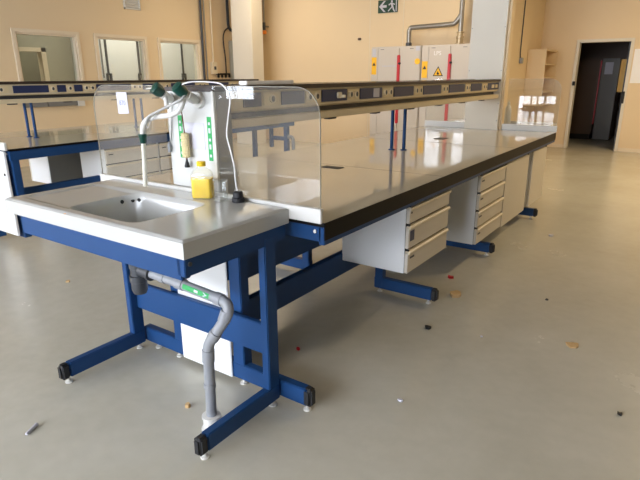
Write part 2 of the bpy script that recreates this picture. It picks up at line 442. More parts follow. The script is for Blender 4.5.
    for sg in (1, -1):
        mb = MB(); tip = (1.04, .30); 
        vs = [wrap(1.036, .30), wrap(1.016, .30+sg*.34), wrap(1.009, .30+sg*.30), wrap(1.026, .30)]
        cc = Vector((1.02, .25, .58)); mb.bm.faces.new([mb.bm.verts.new(Vector(q)+(Vector(q)-Vector((q[0], .25, cc.z))).normalized()*.0008) for q in vs])
        part('label_arrow', mb, 'paper', t, dp)
    return t
sink = sink_station()
far = copy_tree(sink)
far.location = (.631, 5.200, 0); far.rotation_euler = (0, 0, PI)
far['label'] = 'white ceramic sink at the far end of the bench, behind the far glass screens'

# ------------------------------------------------------------------ benches
def bench(x0, x1, y0, y1, name, label, frames, beam_x, beam_z, slots, seam, rail, band=.831):
    cx = (x0+x1)/2; zt = .85
    t = thing(name, label, 'lab bench', (cx, (y0+y1)/2, 0))
    w = part('worktop', MB().box(x0+.003, x1-.003, y0+.003, y1-.003, .831, zt, .002), 'laminate', t)
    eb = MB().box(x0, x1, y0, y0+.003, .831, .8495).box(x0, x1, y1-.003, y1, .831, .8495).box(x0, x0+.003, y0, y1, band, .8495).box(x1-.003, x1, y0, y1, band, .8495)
    part('edge_shade_band', eb, 'black', t, w)
    for sx, sy, wx, wy in slots:
        part('service_slot', MB().box(sx-wx/2, sx+wx/2, sy-wy/2, sy+wy/2, .845, .853, .002), 'rubber', t, w)
    for sy in seam: part('joint', MB().box(x0+.01, x1-.01, sy-.0015, sy+.0015, .846, .8505), 'dgrey', t, w)
    for yy in (y0+.004, y1-.034):
        part('end_apron', MB().box(x0+.022, x1-.022, yy, yy+.03, .765, .831, .003), 'blue', t)
    part('apron_bolt', MB().cyl((x1-.05, y0-.001, .808), (x1-.05, y0+.005, .808), .008), 'wplastic', t)
    for xx in (x0+.004, x1-.034):
        part('side_apron', MB().box(xx, xx+.03, y0+.004, y1-.004, .752, .831, .003), 'blue', t)
    for xx in ((cx+beam_x-.06, cx-beam_x+.02) if rail else ()): part('inner_rail', MB().box(xx, xx+.03, y0+.04, y1-.04, .46, .83, .003), 'blue', t)
    for bx in ((cx+beam_x, cx-beam_x-.04) if rail else (cx+beam_x,)):
        part('long_beam', MB().box(bx, bx+.04, y0+.02, (y1-.1 if rail else 3.4), beam_z[0], beam_z[1], .004), 'blue', t)
    for fy in frames:
        px = .30
        for lx in ((cx+.28, cx-.34)):
            part('leg', MB().box(lx, lx+.06, fy, fy+.05, .03, .831, .004), 'blue', t)
        for fx0, fx1, ex0, ex1 in ((x0+.02, cx-.275, x0-.005, x0+.03), (cx+.275, x1-.045, x1-.055, x1-.008)):
            ft = part('foot', MB().box(fx0, fx1, fy+.002, fy+.048, .03, .108, .004), 'blue', t)
            part('end_cap', MB().box(ex0, ex1, fy-.001, fy+.051, .027, .110, .012, 3), 'rubber', t, ft)
        for lx in (cx+.31, cx-.31, x1-.07, x0+.07):
            part('levelling_foot', MB().lathe([(.018, 0), (.018, .006), (.007, .010), (.007, .03)], (lx, fy+.025, 0), 14), 'wplastic', t, ft)
    return t

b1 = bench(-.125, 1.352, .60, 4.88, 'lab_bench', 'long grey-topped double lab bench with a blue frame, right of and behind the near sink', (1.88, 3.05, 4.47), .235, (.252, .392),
           ((.62, 1.765, .14, .07), (.565, 3.718, .10, .13)), (1.86, 3.4), True, .775)  # black band drawn below the worktop edge to paint the side apron's shade
# end frame of the near bench, under the sink
part('foot', MB().box(.212, 1.32, .500, .545, .03, .113, .004), 'blue', b1)
f_ = b1.children[-1]
part('end_cap', MB().box(1.296, 1.345, .498, .547, .027, .116, .012, 3), 'rubber', b1, f_)
for xx in (.30, .47, .93, 1.31): part('levelling_foot', MB().lathe([(.018, 0), (.018, .006), (.007, .010), (.007, .03)], (xx, .522, 0), 14), 'wplastic', b1, f_)
for xx in (.465, .885): part('leg', MB().box(xx, xx+.072, .502, .56, .10, .83, .004), 'blue', b1)
part('end_panel', MB().box(.537, .884, .489, .499, .03, .80, .003), 'white', b1)

b2 = bench(-3.60, -2.12, 1.04, 4.95, 'lab_bench', 'second grey-topped double lab bench across the aisle on the left, below its own socket shelf', (2.9, 4.55), .54, (.385, .48), (), (3.0,), False)
part('end_panel', MB().box(-2.495, -2.155, 1.01, 1.03, .10, .83, .003), 'white', b2)
part('panel_hole', MB().cyl((-2.194, 1.006, .634), (-2.194, 1.012, .634), .012), 'dark', b2, b2.children[-1])
part('leg', MB().box(-2.28, -2.135, 1.06, 1.12, .075, .765, .004), 'blue', b2)
part('leg', MB().box(-2.64, -2.52, 1.0, 1.08, .03, .765, .004), 'blue', b2)

part('leg', MB().box(-2.235, -2.17, 4.83, 4.89, .03, .765, .004), 'blue', b2)
part('leg', MB().box(-2.50, -2.455, 4.83, 4.88, .44, .765, .004), 'blue', b2)
part('cross_beam', MB().box(-2.455, -2.235, 4.84, 4.88, .545, .60, .004), 'blue', b2)
part('waste_pipe', MB().tube(smooth([(-2.17, 4.86, .60), (-2.12, 4.86, .60), (-2.09, 4.86, .57), (-2.085, 4.86, .50), (-2.085, 4.86, .012)], 5), .025, 12), 'grey', b2)

# drawer pedestals and cupboards hung under the benches
def pedestal(name, label, x0, x1, y0, y1, z0, z1, zs, cat, kind='drawer', group=None, tags=()):
    t = thing(name, label, cat, (x0, (y0+y1)/2, z0), group)
    part('carcass', MB().box(x0, x1-.022, y0, y1, z0, z1, .002), 'white', t)
    if kind == 'drawer':
        part('gap_shade', MB().box(x1-.0218, x1-.0202, y0+.003, y1-.003, z0+.002, z1-.001), 'dark', t)  # near-black sheet paints the shade in the gaps between drawers
        for k in range(len(zs)-1):
            a, b = zs[k+1]+.003, zs[k]-.016
            d = part('drawer', MB().box(x1-.020, x1, y0+.001, y1-.001, a, b, .0025), 'front', t)
            part('handle_rail', MB().prism([(x1-.016, b-.008), (x1+.010, b-.012), (x1+.012, b-.001), (x1+.004, b+.006), (x1-.016, b+.006)], lambda u, v, tt: (u, tt, v), y0+.001, y1-.001), 'cream', t, d)
            part('rail_end', MB().box(x1-.018, x1+.004, y0-.001, y0+.012, b+.006, b+.013, .001), 'dark', t, d)
            if k in tags:
                part('label_holder', MB().box(x1, x1+.002, y0+.03, y0+.085, b-.045, b-.033, .0008), 'dgrey', t, d)
    else:
        d = part('door', MB().box(x1-.020, x1, y0+.001, y1-.001, z0, z1-.008, .0025), 'front', t)
        part('rail_end', MB().box(x1-.018, x1+.003, y1-.06, y1-.03, z1-.016, z1-.004, .001), 'dark', t, d)
    return t
p1 = pedestal('drawer_unit', 'short three-drawer unit hanging under the bench nearest to the sink', .885, 1.32, 1.473, 2.052, .345, .745, (.745, .637, .491, .345), 'drawer unit', tags=(2,))
dd = [c for c in p1.children if c.name.startswith('drawer')][1]
part('sticker', MB().box(1.320, 1.3215, 1.492, 1.545, .535, .595), 'navy', p1, dd, 'blue square sticker')
part('lock', MB().cyl((1.318, 1.50, .70), (1.322, 1.50, .70), .006), 'dark', p1, [c for c in p1.children if c.name.startswith('drawer')][0])
pedestal('drawer_unit', 'taller four-drawer unit under the bench, second from the sink', .885, 1.32, 2.65, 3.26, .205, .74, (.74, .605, .472, .339, .205), 'drawer unit', tags=(0, 1, 2, 3))
pedestal('cupboard', 'plain-doored cupboard under the bench, touching the four-drawer unit', .885, 1.32, 3.285, 4.00, .195, .742, (), 'cupboard', 'door')
pedestal('cupboard', 'plain-doored cupboard under the far end of the bench, last in the row',   .885, 1.32, 4.15, 4.69, .195, .742, (), 'cupboard', 'door')
pedestal('drawer_unit', 'drawer unit of the left bench seen through the glass beside the faucet', -2.585, -2.14, 1.94, 2.57, .29, .748, (.748, .60, .45, .29), 'drawer unit', tags=(0,))
pedestal('drawer_unit', 'drawer unit of the left bench, partly hidden by the white service column', -2.585, -2.14, 2.59, 3.22, .29, .748, (.748, .60, .45, .29), 'drawer unit', tags=(0,))
t = thing('cupboard', 'white cupboard on the far side of the left bench, seen below its worktop', 'cupboard', (-3.55, 2.2, .3))
part('carcass', MB().box(-3.53, -3.15, 1.9, 2.75, .30, .748, .002), 'white', t)
part('back_panel', MB().box(-3.149, -3.14, 1.905, 2.745, .305, .745, .001), 'board', t)  # grey sheet paints the shade on the carcass back
part('door', MB().box(-3.555, -3.531, 1.9, 2.75, .30, .74, .002), 'front', t)

# ------------------------------------------------------------------ socket shelves (spines over the benches)
def spine(cx, y0, y1, posts, name, label, cells, postdx=.047, shift=-.02, skew=.3):
    t = thing(name, label, 'shelf', (cx, (y0+y1)/2, .85))
    hw = .125
    top = part('top_shelf', MB().box(cx-hw-.012, cx+hw+.012, y0, y1, 1.358, 1.380, .002), 'laminate', t)
    eb = MB()
    for xx in (cx-hw-.016, cx+hw+.010): eb.box(xx, xx+.006, y0, y1, 1.358, 1.382, .001)
    eb.box(cx-hw-.016, cx+hw+.016, y0-.004, y0, 1.358, 1.382, .001)
    part('shelf_edge', eb, 'brown', t, top)
    part('trunking', MB().prism([(cx-hw+.02, 1.256), (cx+hw-.02, 1.256), (cx+hw-.005, 1.266), (cx+hw-.005, 1.358), (cx-hw+.005, 1.358), (cx-hw+.005, 1.266)], fXZ, y0+.01, y1), 'rail', t)
    part('recess_shade', MB().box(cx-hw+.05, cx+hw-.05, y0+.01, y1, 1.225, 1.257), 'dgrey', t)  # dark grey fill paints the shadow gap above the lower shelf
    part('lower_shelf', MB().box(cx-hw-.01, cx+hw+.01, y0, y1, 1.187, 1.226, .004), 'rail', t)
    br = MB()
    for k in range(int((y1-y0)/.55)): br.box(cx+hw-.04, cx+hw+.0, y0+.3+k*.55, y0+.38+k*.55, 1.176, 1.187, .002)
    part('clip', br, 'dgrey', t)
    for py in posts:
        for dx in (-postdx, postdx):
            p = part('post', MB().cyl((cx+dx+shift, py+dx*skew, .851), (cx+dx+shift, py+dx*skew, 1.187), .0135), 'blue', t)
            part('post_base', MB().lathe([(.026, 0), (.026, .006), (.016, .010)], (cx+dx+shift, py+dx*skew, .851), 16), 'blue', t, p)
    xf = cx+hw-.005
    for kind, a, b in cells:
        if kind == 'n':
            part('cover_plate', MB().box(xf, xf+.006, a, b, 1.279, 1.346, .001), 'navy', t)
        elif kind in 's1':
            n = 1 if kind == '1' else 2
            f = part('socket_plate', MB().box(xf, xf+.005, a, b, 1.281, 1.344, .001), 'socket', t)
            for k in range(n):
                yc = a+(b-a)*(k+.5)/n
                part('socket', MB().prism([(yc+.026*math.cos(q*PI/8), 1.3125+.021*math.sin(q*PI/8)) for q in range(16)], fYZ, xf+.004, xf+.011), 'cream', t, f)
                part('socket_well', MB().prism([(yc+.012*math.cos(q*PI/8), 1.3125+.015*math.sin(q*PI/8)) for q in range(16)], fYZ, xf+.0105, xf+.0120), 'dgrey', t, f)
    return t, xf
cells = [('n', .82, .95), ('1', .97, 1.10), ('n', 1.11, 1.31), ('s', 1.325, 1.465), ('n', 1.48, 1.75), ('s', 1.765, 1.895), ('n', 1.91, 2.20), ('s', 2.22, 2.36), ('n', 2.38, 2.70), ('s', 2.72, 2.86),
         ('n', 2.88, 3.23), ('s', 3.25, 3.39), ('n', 3.41, 3.79), ('s', 3.81, 3.94), ('n', 3.96, 4.26), ('s', 4.29, 4.43), ('n', 4.45, 4.80)]
s1, xf = spine(.61, .705, 4.81, (2.76,), 'socket_shelf', 'long cream socket shelf with navy covers standing on the near bench', cells)
part('plug', MB().box(xf+.006, xf+.02, 1.63, 1.675, 1.295, 1.33, .004).cyl((xf+.02, 1.665, 1.306), (xf+.045, 1.665, 1.306), .009), 'cream', s1, None, 'cream plug on a navy cover')
part('sticker', MB().box(xf+.006, xf+.0075, 2.08, 2.16, 1.285, 1.343), 'paper', s1, None, 'white sticker on a navy cover')
part('double_socket', MB().box(xf+.006, xf+.012, 4.56, 4.64, 1.295, 1.33, .003).box(xf+.006, xf+.012, 4.68, 4.75, 1.295, 1.33, .003), 'socket', s1)
cells2 = [('s', 1.15, 1.42), ('n', 1.46, 1.80), ('1', 1.81, 1.88), ('n', 1.89, 1.98), ('1', 1.99, 2.06), ('n', 2.07, 2.16), ('s', 2.17, 2.31), ('n', 2.32, 2.75), ('s', 2.76, 2.90), ('n', 2.91, 3.08), ('s', 3.12, 3.3), ('n', 3.32, 3.7), ('s', 3.74, 3.9), ('n', 3.94, 4.3), ('s', 4.33, 4.48), ('n', 4.5, 4.85)]
s2, xf2 = spine(-2.86, 1.10, 4.90, (1.63, 2.90), 'socket_shelf', 'cream socket shelf with navy covers on the left bench below the windows', cells2, .072, .01, -.05)

single('reflection_strip', MB().box(.49, .55, 1.05, 1.46, 1.3805, 1.399, .004), 'bright', 'white strip standing in for a reflection on top of the socket shelf behind the service column', 'strip', (.52, 1.25, 1.38))  # added strip stands in for a bright reflection along the shelf top

# ------------------------------------------------------------------ service columns, upstands, glass screens
t = thing('service_column', 'low white service column carrying the faucets at the near end of the bench', 'service column', (.61, .65, .85))
cb = part('front_board', MB().box(.455, .768, .590, .606, .915, 1.375, .003), 'boardw', t)
part('body', MB().box(.462, .766, .606, .702, .852, 1.357, .002), 'board', t)
part('edge_strip', MB().box(.757, .772, .586, .592, .915, 1.376, .002), 'wplastic', t)
for nm, x0, x1 in (('green_strip', .527, .555), ('green_strip', .720, .746)):
    g = part(nm, MB().box(x0, x1, .5885, .590, 1.053, 1.25), 'lgreen', t, cb, 'green label strip')
    for k in range(5):
        zz = 1.07+k*.036
        part('strip_mark', MB().box((x0+x1)/2-.006, (x0+x1)/2+.006, .5878, .5886, zz, zz+(.022 if k % 2 else .012)), 'paper', t, g)
part('paper_patch', MB().box(.575, .70, .5885, .590, 1.10, 1.22), 'paper', t, cb)
cv = part('cover', MB().box(.45, .775, .585, .71, 1.3575, 1.3775, .003), 'brown', t)

t = thing('duct_column', 'tall white clad duct column rising to the ceiling at the far end of the bench', 'column', (.57, 4.88, .85))
b_ = part('cladding', MB().box(.381, .757, 4.82, 4.95, .851, H-.01, .003), 'white_wall', t)
part('side_cladding', MB().box(.7575, .785, 4.86, 4.95, .851, H-.01, .003), 'wall', t)
for xx in (.395, .743):
    for zz in (.95, 1.13, 1.47, 1.9, 2.3, 2.7):
        part('screw', MB().cyl((xx, 4.817, zz), (xx, 4.822, zz), .005, seg=10), 'steel', t, b_)

def upstand(y0, label):
    mb = MB().box(-.125, 1.352, y0, y0+.016, .852, .908, .003).box(-.125, 1.352, y0-.004, y0+.02, .902, .913, .002)
    return single('upstand', mb, 'wplastic', label, 'upstand', (.61, y0, .852))
upstand(.572, 'white plastic upstand rail along the back of the near sink')
upstand(4.886, 'white plastic upstand rail at the far end of the near bench')
single('upstand', MB().box(-3.60, -2.12, 1.012, 1.032, .84, .905, .003), 'wplastic', 'white upstand on the near end of the left bench, at the photo edge', 'upstand', (-2.86, 1.02, .84))

def screen(x0, x1, y, right, label, z0=.914, z1=1.382, r=.11):
    if right: poly = [(x0, z0), (x1, z0)] + arc(x1-r, z1-r, r, 0, 90) + [(x0, z1)]
    else: poly = [(x0, z0), (x1, z0), (x1, z1)] + arc(x0+r, z1-r, r, 90, 180)
    t = thing('glass_screen', label, 'glass screen', ((x0+x1)/2, y, z0))
    p = part('pane', MB().prism(poly, fXZ, y-.003, y+.003), 'glass', t)
    # polished rim: only its outer faces
    run = ([(x1, z0)] + arc(x1-r, z1-r, r, 0, 90) + [(x0, z1)]) if right else ([(x1, z1)] + arc(x0+r, z1-r, r, 90, 180) + [(x0, z0)])
    e = MB(); d = .0012
    for (a, b) in zip(run[:-1], run[1:]):
        A, B = Vector((a[0], a[1])), Vector((b[0], b[1])); tdir = (B-A).normalized(); nn = Vector((tdir.y, -tdir.x))
        q = [A, B, B+nn*d, A+nn*d]
        e.prism([(v.x, v.y) for v in q], fXZ, y-.0032, y+.0032)
    part('polished_edge', e, 'edge', t, p)
    return t
sl = screen(-.113, .448, .580, False, 'clear glass screen left of the faucets, with a white paper label on it')
part('paper_label', MB().prism([(.098, 1.243), (.184, 1.246), (.179, 1.349), (.096, 1.349)], fXZ, .5745, .5765), 'paper', sl, sl.children[0], 'white paper label')
pl = sl.children[0].children[-1]
part('number', text_mesh('870', .034, lambda x, y, z: (.14+x, .5742-z, 1.296+y), .0003), 'ink', sl, None, 'faint blue number')
screen(.778, 1.345, .580, True, 'clear glass screen right of the faucets, over the near end of the bench')
screen(.815, 1.345, 4.894, True, 'clear glass screen right of the tall duct column at the far end')
screen(-.113, .372, 4.894, False, 'clear glass screen left of the tall duct column at the far end')

# ------------------------------------------------------------------ faucets and the things on the sink
t = thing('faucet', 'white swan-neck faucet with a dark green knob and green nozzle on the service column', 'faucet', (.68, .59, 1.322))
part('flange', MB().cyl((.68, .589, 1.322), (.68, .575, 1.322), .038, .034, 24), 'wplastic', t)
part('body', MB().tube(smooth([(.68, .58, 1.322), (.69, .55, 1.325), (.706, .50, 1.340), (.708, .48, 1.348)], 4), .017, 16).cyl((.694, .545, 1.327), (.71, .49, 1.347), .022), 'wplastic', t)
part('knob', MB().tube([(.712, .485, 1.352), (.706, .468, 1.363), (.698, .45, 1.383), (.697, .446, 1.387)], [.020, .027, .028, .021], 10), 'green', t, None, 'dark green knob')
part('spout', MB().tube(smooth([(.706, .485, 1.345), (.698, .48, 1.322), (.676, .472, 1.282), (.63, .46, 1.262), (.554, .455, 1.253), (.497, .45, 1.242), (.455, .45, 1.214), (.441, .45, 1.170)], 6), .0125, 16), 'wplastic', t)
part('nozzle', MB().lathe([(.012, -.028), (.016, -.020), (.017, .0), (.020, .004), (.020, .014), (.015, .016)], (.440, .45, 1.156), 16), 'green', t, None, 'dark green nozzle')
part('outlet_tube', MB().tube([(.439, .45, 1.13), (.434, .45, 1.05), (.424, .448, .925)], .0105, 14), 'offwhite', t)
t = thing('faucet', 'short white valve with a dark green knob at the left edge of the service column', 'faucet', (.486, .59, 1.322))
part('body', MB().tube(smooth([(.486, .59, 1.322), (.515, .56, 1.325), (.545, .52, 1.335), (.558, .485, 1.352)], 4), [.020]*13, 16).cyl((.486, .589, 1.322), (.486, .578, 1.322), .03), 'wplastic', t)
part('knob', MB().tube([(.558, .487, 1.352), (.556, .475, 1.360), (.551, .452, 1.378), (.550, .448, 1.381)], [.020, .027, .028, .021], 10), 'green', t, None, 'dark green knob')
part('lever', MB().cyl((.552, .46, 1.375), (.512, .44, 1.372), .007), 'steel', t)
part('nozzle', MB().tube(smooth([(.556, .50, 1.345), (.575, .49, 1.318), (.58, .487, 1.285)], 4), .010), 'wplastic', t)

single('hose', MB().tube(smooth([(.722, .474, 1.352), (.715, .455, 1.330), (.655, .438, 1.303), (.567, .430, 1.271), (.52, .43, 1.252), (.497, .432, 1.226)], 7), .0055, 10), 'cable', 'thin grey hose slung from the faucet knob along the swan neck', 'hose', (.62, .44, 1.25))
single('wire_loop', MB().tube(smooth([(.585, .478, 1.30), (.575, .442, 1.269), (.536, .431, 1.236), (.511, .43, 1.204), (.498, .432, 1.214), (.506, .43, 1.240)], 7), .0022, 8), 'cable', 'thin grey wire hanging in a loop below the swan neck', 'wire', (.53, .44, 1.22))
t = thing('hanging_cord', 'thin grey cord with a plug hanging down the service column', 'cord', (.47, .58, 1.08))
part('cord', MB().tube(smooth([(.512, .578, 1.322), (.494, .583, 1.25), (.478, .5835, 1.16), (.466, .5835, 1.118)], 6), .003, 8), 'cable', t)
part('plug', MB().lathe([(.004, -.045), (.009, -.04), (.010, -.012), (.006, 0), (.004, .006)], (.465, .578, 1.118), 12), 'grey', t)
t = thing('bottle_brush', 'straw-coloured bottle brush hanging on a wire in front of the white column', 'brush', (.594, .565, 1.02))
part('wire', MB().tube(smooth([(.694, .475, 1.338), (.660, .50, 1.30), (.638, .52, 1.259), (.610, .55, 1.19), (.600, .56, 1.15), (.594, .564, 1.05)], 6), .0028, 8), 'wire', t)
bb = MB(); prof = []
for i in range(23):
    zz = 1.060+.115*i/22; prof.append((.0195+(.003 if i % 2 else 0) - (.008 if i in (0, 22) else 0), zz))
bb.lathe(prof, (.598, .562, 0), 20, 1, .75)
part('bristles', bb, 'bristle', t)
part('tip', MB().lathe([(.012, -.04), (.013, -.034), (.005, -.008), (.003, .004)], (.594, .566, 1.055), 14), 'rubber', t, None, 'black rubber tip')
single('cable', MB().tube(smooth([(.716, .470, 1.372), (.722, .46, 1.389), (.749, .47, 1.399), (.777, .50, 1.402), (.817, .53, 1.400), (.86, .55, 1.392), (.886, .558, 1.364), (.898, .56, 1.327), (.877, .562, 1.244), (.866, .562, 1.18), (.882, .562, 1.117), (.901, .56, 1.054), (.91, .555, .985), (.937, .536, .944)], 6), .0032, 10), 'wcable', 'white cable looping over the column and down to the black stopper', 'cable', (.85, .54, 1.2))
single('rubber_stopper', MB().lathe([(.024, 0), (.028, .004), (.028, .020), (.023, .023), (.021, .044), (.016, .048)], (.945, .530, .8995), 20), 'rubber', 'black rubber stopper on the back rim of the sink', 'stopper', (.945, .530, .90))
# jug
t = thing('jug', 'plastic jug half full of yellow liquid with a yellow cap, on the sink rim', 'bottle', (.755, .505, .90))
def rrect(cx, cy, wx, wy, r, n=5):
    P = []
    for (sx, sy, a) in ((1, 1, 0), (-1, 1, 90), (-1, -1, 180), (1, -1, 270)):
        P += arc(cx+sx*(wx/2-r), cy+sy*(wy/2-r), r, a, a+90, n)
    return P
def loft(levels, ang=0.0, c=(.755, .505)):
    mb = MB(); rings = []
    for (wx, wy, r, z) in levels:
        rings.append([mb.bm.verts.new((c[0]+x*math.cos(ang)-y*math.sin(ang), c[1]+x*math.sin(ang)+y*math.cos(ang), z)) for x, y in rrect(0, 0, wx, wy, r)])
    n = len(rings[0])
    for i in range(len(rings)-1):
        for k in range(n): mb.bm.faces.new((rings[i][k], rings[i][(k+1) % n], rings[i+1][(k+1) % n], rings[i+1][k]))
    mb.bm.faces.new(list(reversed(rings[0]))); mb.bm.faces.new(rings[-1]); return mb
A = math.radians(30)
part('body', loft([(.088, .058, .012, .9), (.094, .064, .016, .906), (.094, .064, .016, 1.0), (.092, .062, .018, 1.010), (.076, .054, .022, 1.024), (.05, .044, .018, 1.033), (.036, .036, .0175, 1.039), (.034, .034, .0165, 1.048)], A), 'jug', t)
part('liquid', loft([(.084, .054, .011, .903), (.090, .060, .014, .908), (.090, .060, .014, .992)], A), 'liquid', t, None, 'yellow liquid')
part('cap', MB().lathe([(.019, 0), (.020, .002), (.020, .018), (.017, .021)], (.755, .505, 1.044), 24), 'cap', t, None, 'yellow screw cap')
bk = MB(); seg = 28
ro, ri, h0 = .031, .0293, .094; c0 = (.872, .500, .8995)
rings = []
for (r, z) in ((ro-.004, 0), (ro, .004), (ro, h0-.003), (ro+.004, h0), (ro+.002, h0+.001), (ri, h0-.004), (ri, .006), (.001, .004)):
    rings.append([bk.bm.verts.new((c0[0]+r*math.cos(2*PI*k/seg), c0[1]+r*math.sin(2*PI*k/seg), c0[2]+z)) for k in range(seg)])
for i in range(len(rings)-1):
    for k in range(seg): bk.bm.faces.new((rings[i][k], rings[i][(k+1) % seg], rings[i+1][(k+1) % seg], rings[i+1][k]))
bk.bm.faces.new(rings[0])
single('glass_beaker', bk, 'beaker', 'small clear glass beaker standing right of the yellow jug', 'beaker', c0)
# bottle on the far sink
t = thing('squeeze_bottle', 'white plastic bottle standing on the far sink behind the glass screen', 'bottle', (.75, 5.20, .90))
part('body', MB().lathe([(.034, 0), (.036, .004), (.036, .15), (.028, .185), (.014, .20), (.013, .21)], (.75, 5.20, .893), 20), 'wplastic', t)
part('cap', MB().lathe([(.017, 0), (.017, .02), (.008, .03), (.005, .05)], (.75, 5.20, 1.10), 16), 'wplastic', t)

# ------------------------------------------------------------------ rear wall
def cabinet(x0, x1, label, seam, strip):
    t = thing('safety_cabinet', label, 'cabinet', ((x0+x1)/2, 8.28, 0))
    part('body', MB().box(x0, x1, 8.02, 8.575, .03, 1.925, .004), 'cabinet', t)
    part('plinth', MB().box(x0+.02, x1-.02, 8.05, 8.55, 0, .03), 'dgrey', t)
    part('side_strip', MB().box(x0+.004, strip-.006, 8.004, 8.02, .06, 1.90, .002), 'cabinet', t)
    out = []
    for a, b in ((strip, seam-.004), (seam+.004, x1-.012)):
        out.append(part('door', MB().box(a, b, 8.0, 8.02, .06, 1.895, .003), 'cabinet', t))
    for a in (strip+.05, (seam+x1)/2): part('door_catch', MB().box(a, a+.07, 7.996, 8.001, 1.872, 1.88), 'dgrey', t, out[0])
    hd = part('handle', MB().box(seam-.026, seam+.026, 7.965, 8.0, .57, 1.775, .008), 'red', t, out[1], 'long red door handle')
    part('lock', MB().cyl((seam+.022, 7.962, 1.63), (seam+.022, 7.99, 1.63), .02), 'dark', t, hd)
    return t, out
def tri_sign(cx, cz, s, y, root, par):
    tri = [(cx-s/2, cz), (cx+s/2, cz), (cx, cz+s*.87)]
    a = part('warning_triangle', MB().prism(tri, fXZ, y, y-.002), 'dark', root, par, 'yellow and black warning triangle')
    k = .74; my = cz+s*.29
    part('triangle_face', MB().prism([(cx+(u-cx)*k, my+(v-my)*k) for u, v in tri], fXZ, y-.002, y-.003), 'yellow', root, par)
    fl = [(-.10, 0), (.10, 0), (.13, .07), (.09, .16), (.06, .11), (.03, .22), (-.04, .29), (-.05, .16), (-.09, .20), (-.13, .08)]
    part('flame_mark', MB().prism([(cx+u*s*.9, cz+.12*s+v*s*1.2) for u, v in fl], fXZ, y-.003, y-.004), 'dark', root, par)
ca, da = cabinet(-2.64, -1.645, 'left grey gas cabinet with red handle against the rear wall', -2.061, -2.49)
cbt, db = cabinet(-1.625, -.66, 'right grey gas cabinet lettered in white, with flame triangle and red handle', -1.095, -1.49)
def yellow_label(x0, x1, z0, z1, root):
    o = part('hazard_label', MB().box(x0, x1, 8.001, 8.004, z0, z1), 'yellow', root, None, 'yellow hazard label with small black triangle')
    c = (x0+x1)/2; w = (x1-x0)*.34
    part('label_triangle', MB().prism([(c-w, z0+(z1-z0)*.52), (c+w, z0+(z1-z0)*.52), (c, z0+(z1-z0)*.52+1.7*w)], fXZ, 8.001, 7.9995), 'brown', root, o)
yellow_label(-2.625, -2.525, 1.44, 1.745, ca); yellow_label(-1.61, -1.505, 1.38, 1.66, cbt)
part('notice', MB().box(-2.61, -2.54, 8.001, 8.004, 1.76, 1.89), 'paper', ca, None, 'small white notice')
part('notice', MB().box(-1.74, -1.66, 7.996, 8.0, 1.84, 1.915), 'paper', ca, None, 'small white notice')
part('notice', MB().box(-.745, -.67, 7.996, 8.0, 1.83, 1.905), 'paper', cbt, None, 'small white notice')
part('round_label', MB().cyl((-1.70, 8.0, 1.66), (-1.70, 7.997, 1.66), .052), 'yellow', ca, None, 'round yellow label')
tri_sign(-1.30, 1.41, .19, 8.0, cbt, db[0])
part('letters', text_mesh('LPS', .095, lambda x, y, z: (-1.33+x, 7.999-z, 1.785+y), .001), 'bright', cbt, db[0], 'white letters')
lt = MB()
for k in range(9): lt.box(-2.40+k*.031, -2.40+k*.031+(.024 if k % 3 else .018), 7.9985, 8.0, 1.578, 1.598)
part('letter_line', lt, 'paper', ca, da[0], 'line of small white lettering')
# exhaust pipe over the cabinets
t = thing('exhaust_pipe', 'grey exhaust pipe bent along the wall above the gas cabinets', 'pipe', (-1.5, 8.3, 1.93))
part('pipe', MB().tube(smooth([(-2.025, 8.3, 1.93), (-2.028, 8.3, 2.10), (-2.028, 8.3, 2.19), (-2.00, 8.3, 2.24), (-1.94, 8.3, 2.25), (-1.6, 8.3, 2.258), (-1.25, 8.3, 2.268), (-1.17, 8.3, 2.285), (-1.10, 8.3, 2.36), (-1.07, 8.3, 2.41)], 6), .042, 18), 'steel', t)
part('riser', MB().cyl((-1.06, 8.3, 2.10), (-1.06, 8.3, H), .042), 'steel', t)
part('fitting', MB().lathe([(.085, 0), (.085, .02), (.055, .03), (.06, .10), (.07, .11), (.07, .14), (.05, .15), (.05, .19), (.065, .20), (.065, .215)], (-1.06, 8.3, 1.926), 20), 'brass', t, None, 'brass coupling')
for c_ in ((-2.026, 8.3, 1.926),): part('collar', MB().lathe([(.055, 0), (.055, .06), (.047, .07)], c_, 18), 'dgrey', t)
for xx in (-1.75, -1.4): part('pipe_bracket', MB().box(xx-.012, xx+.012, 8.3, YB, 2.25, 2.275), 'steel', t)
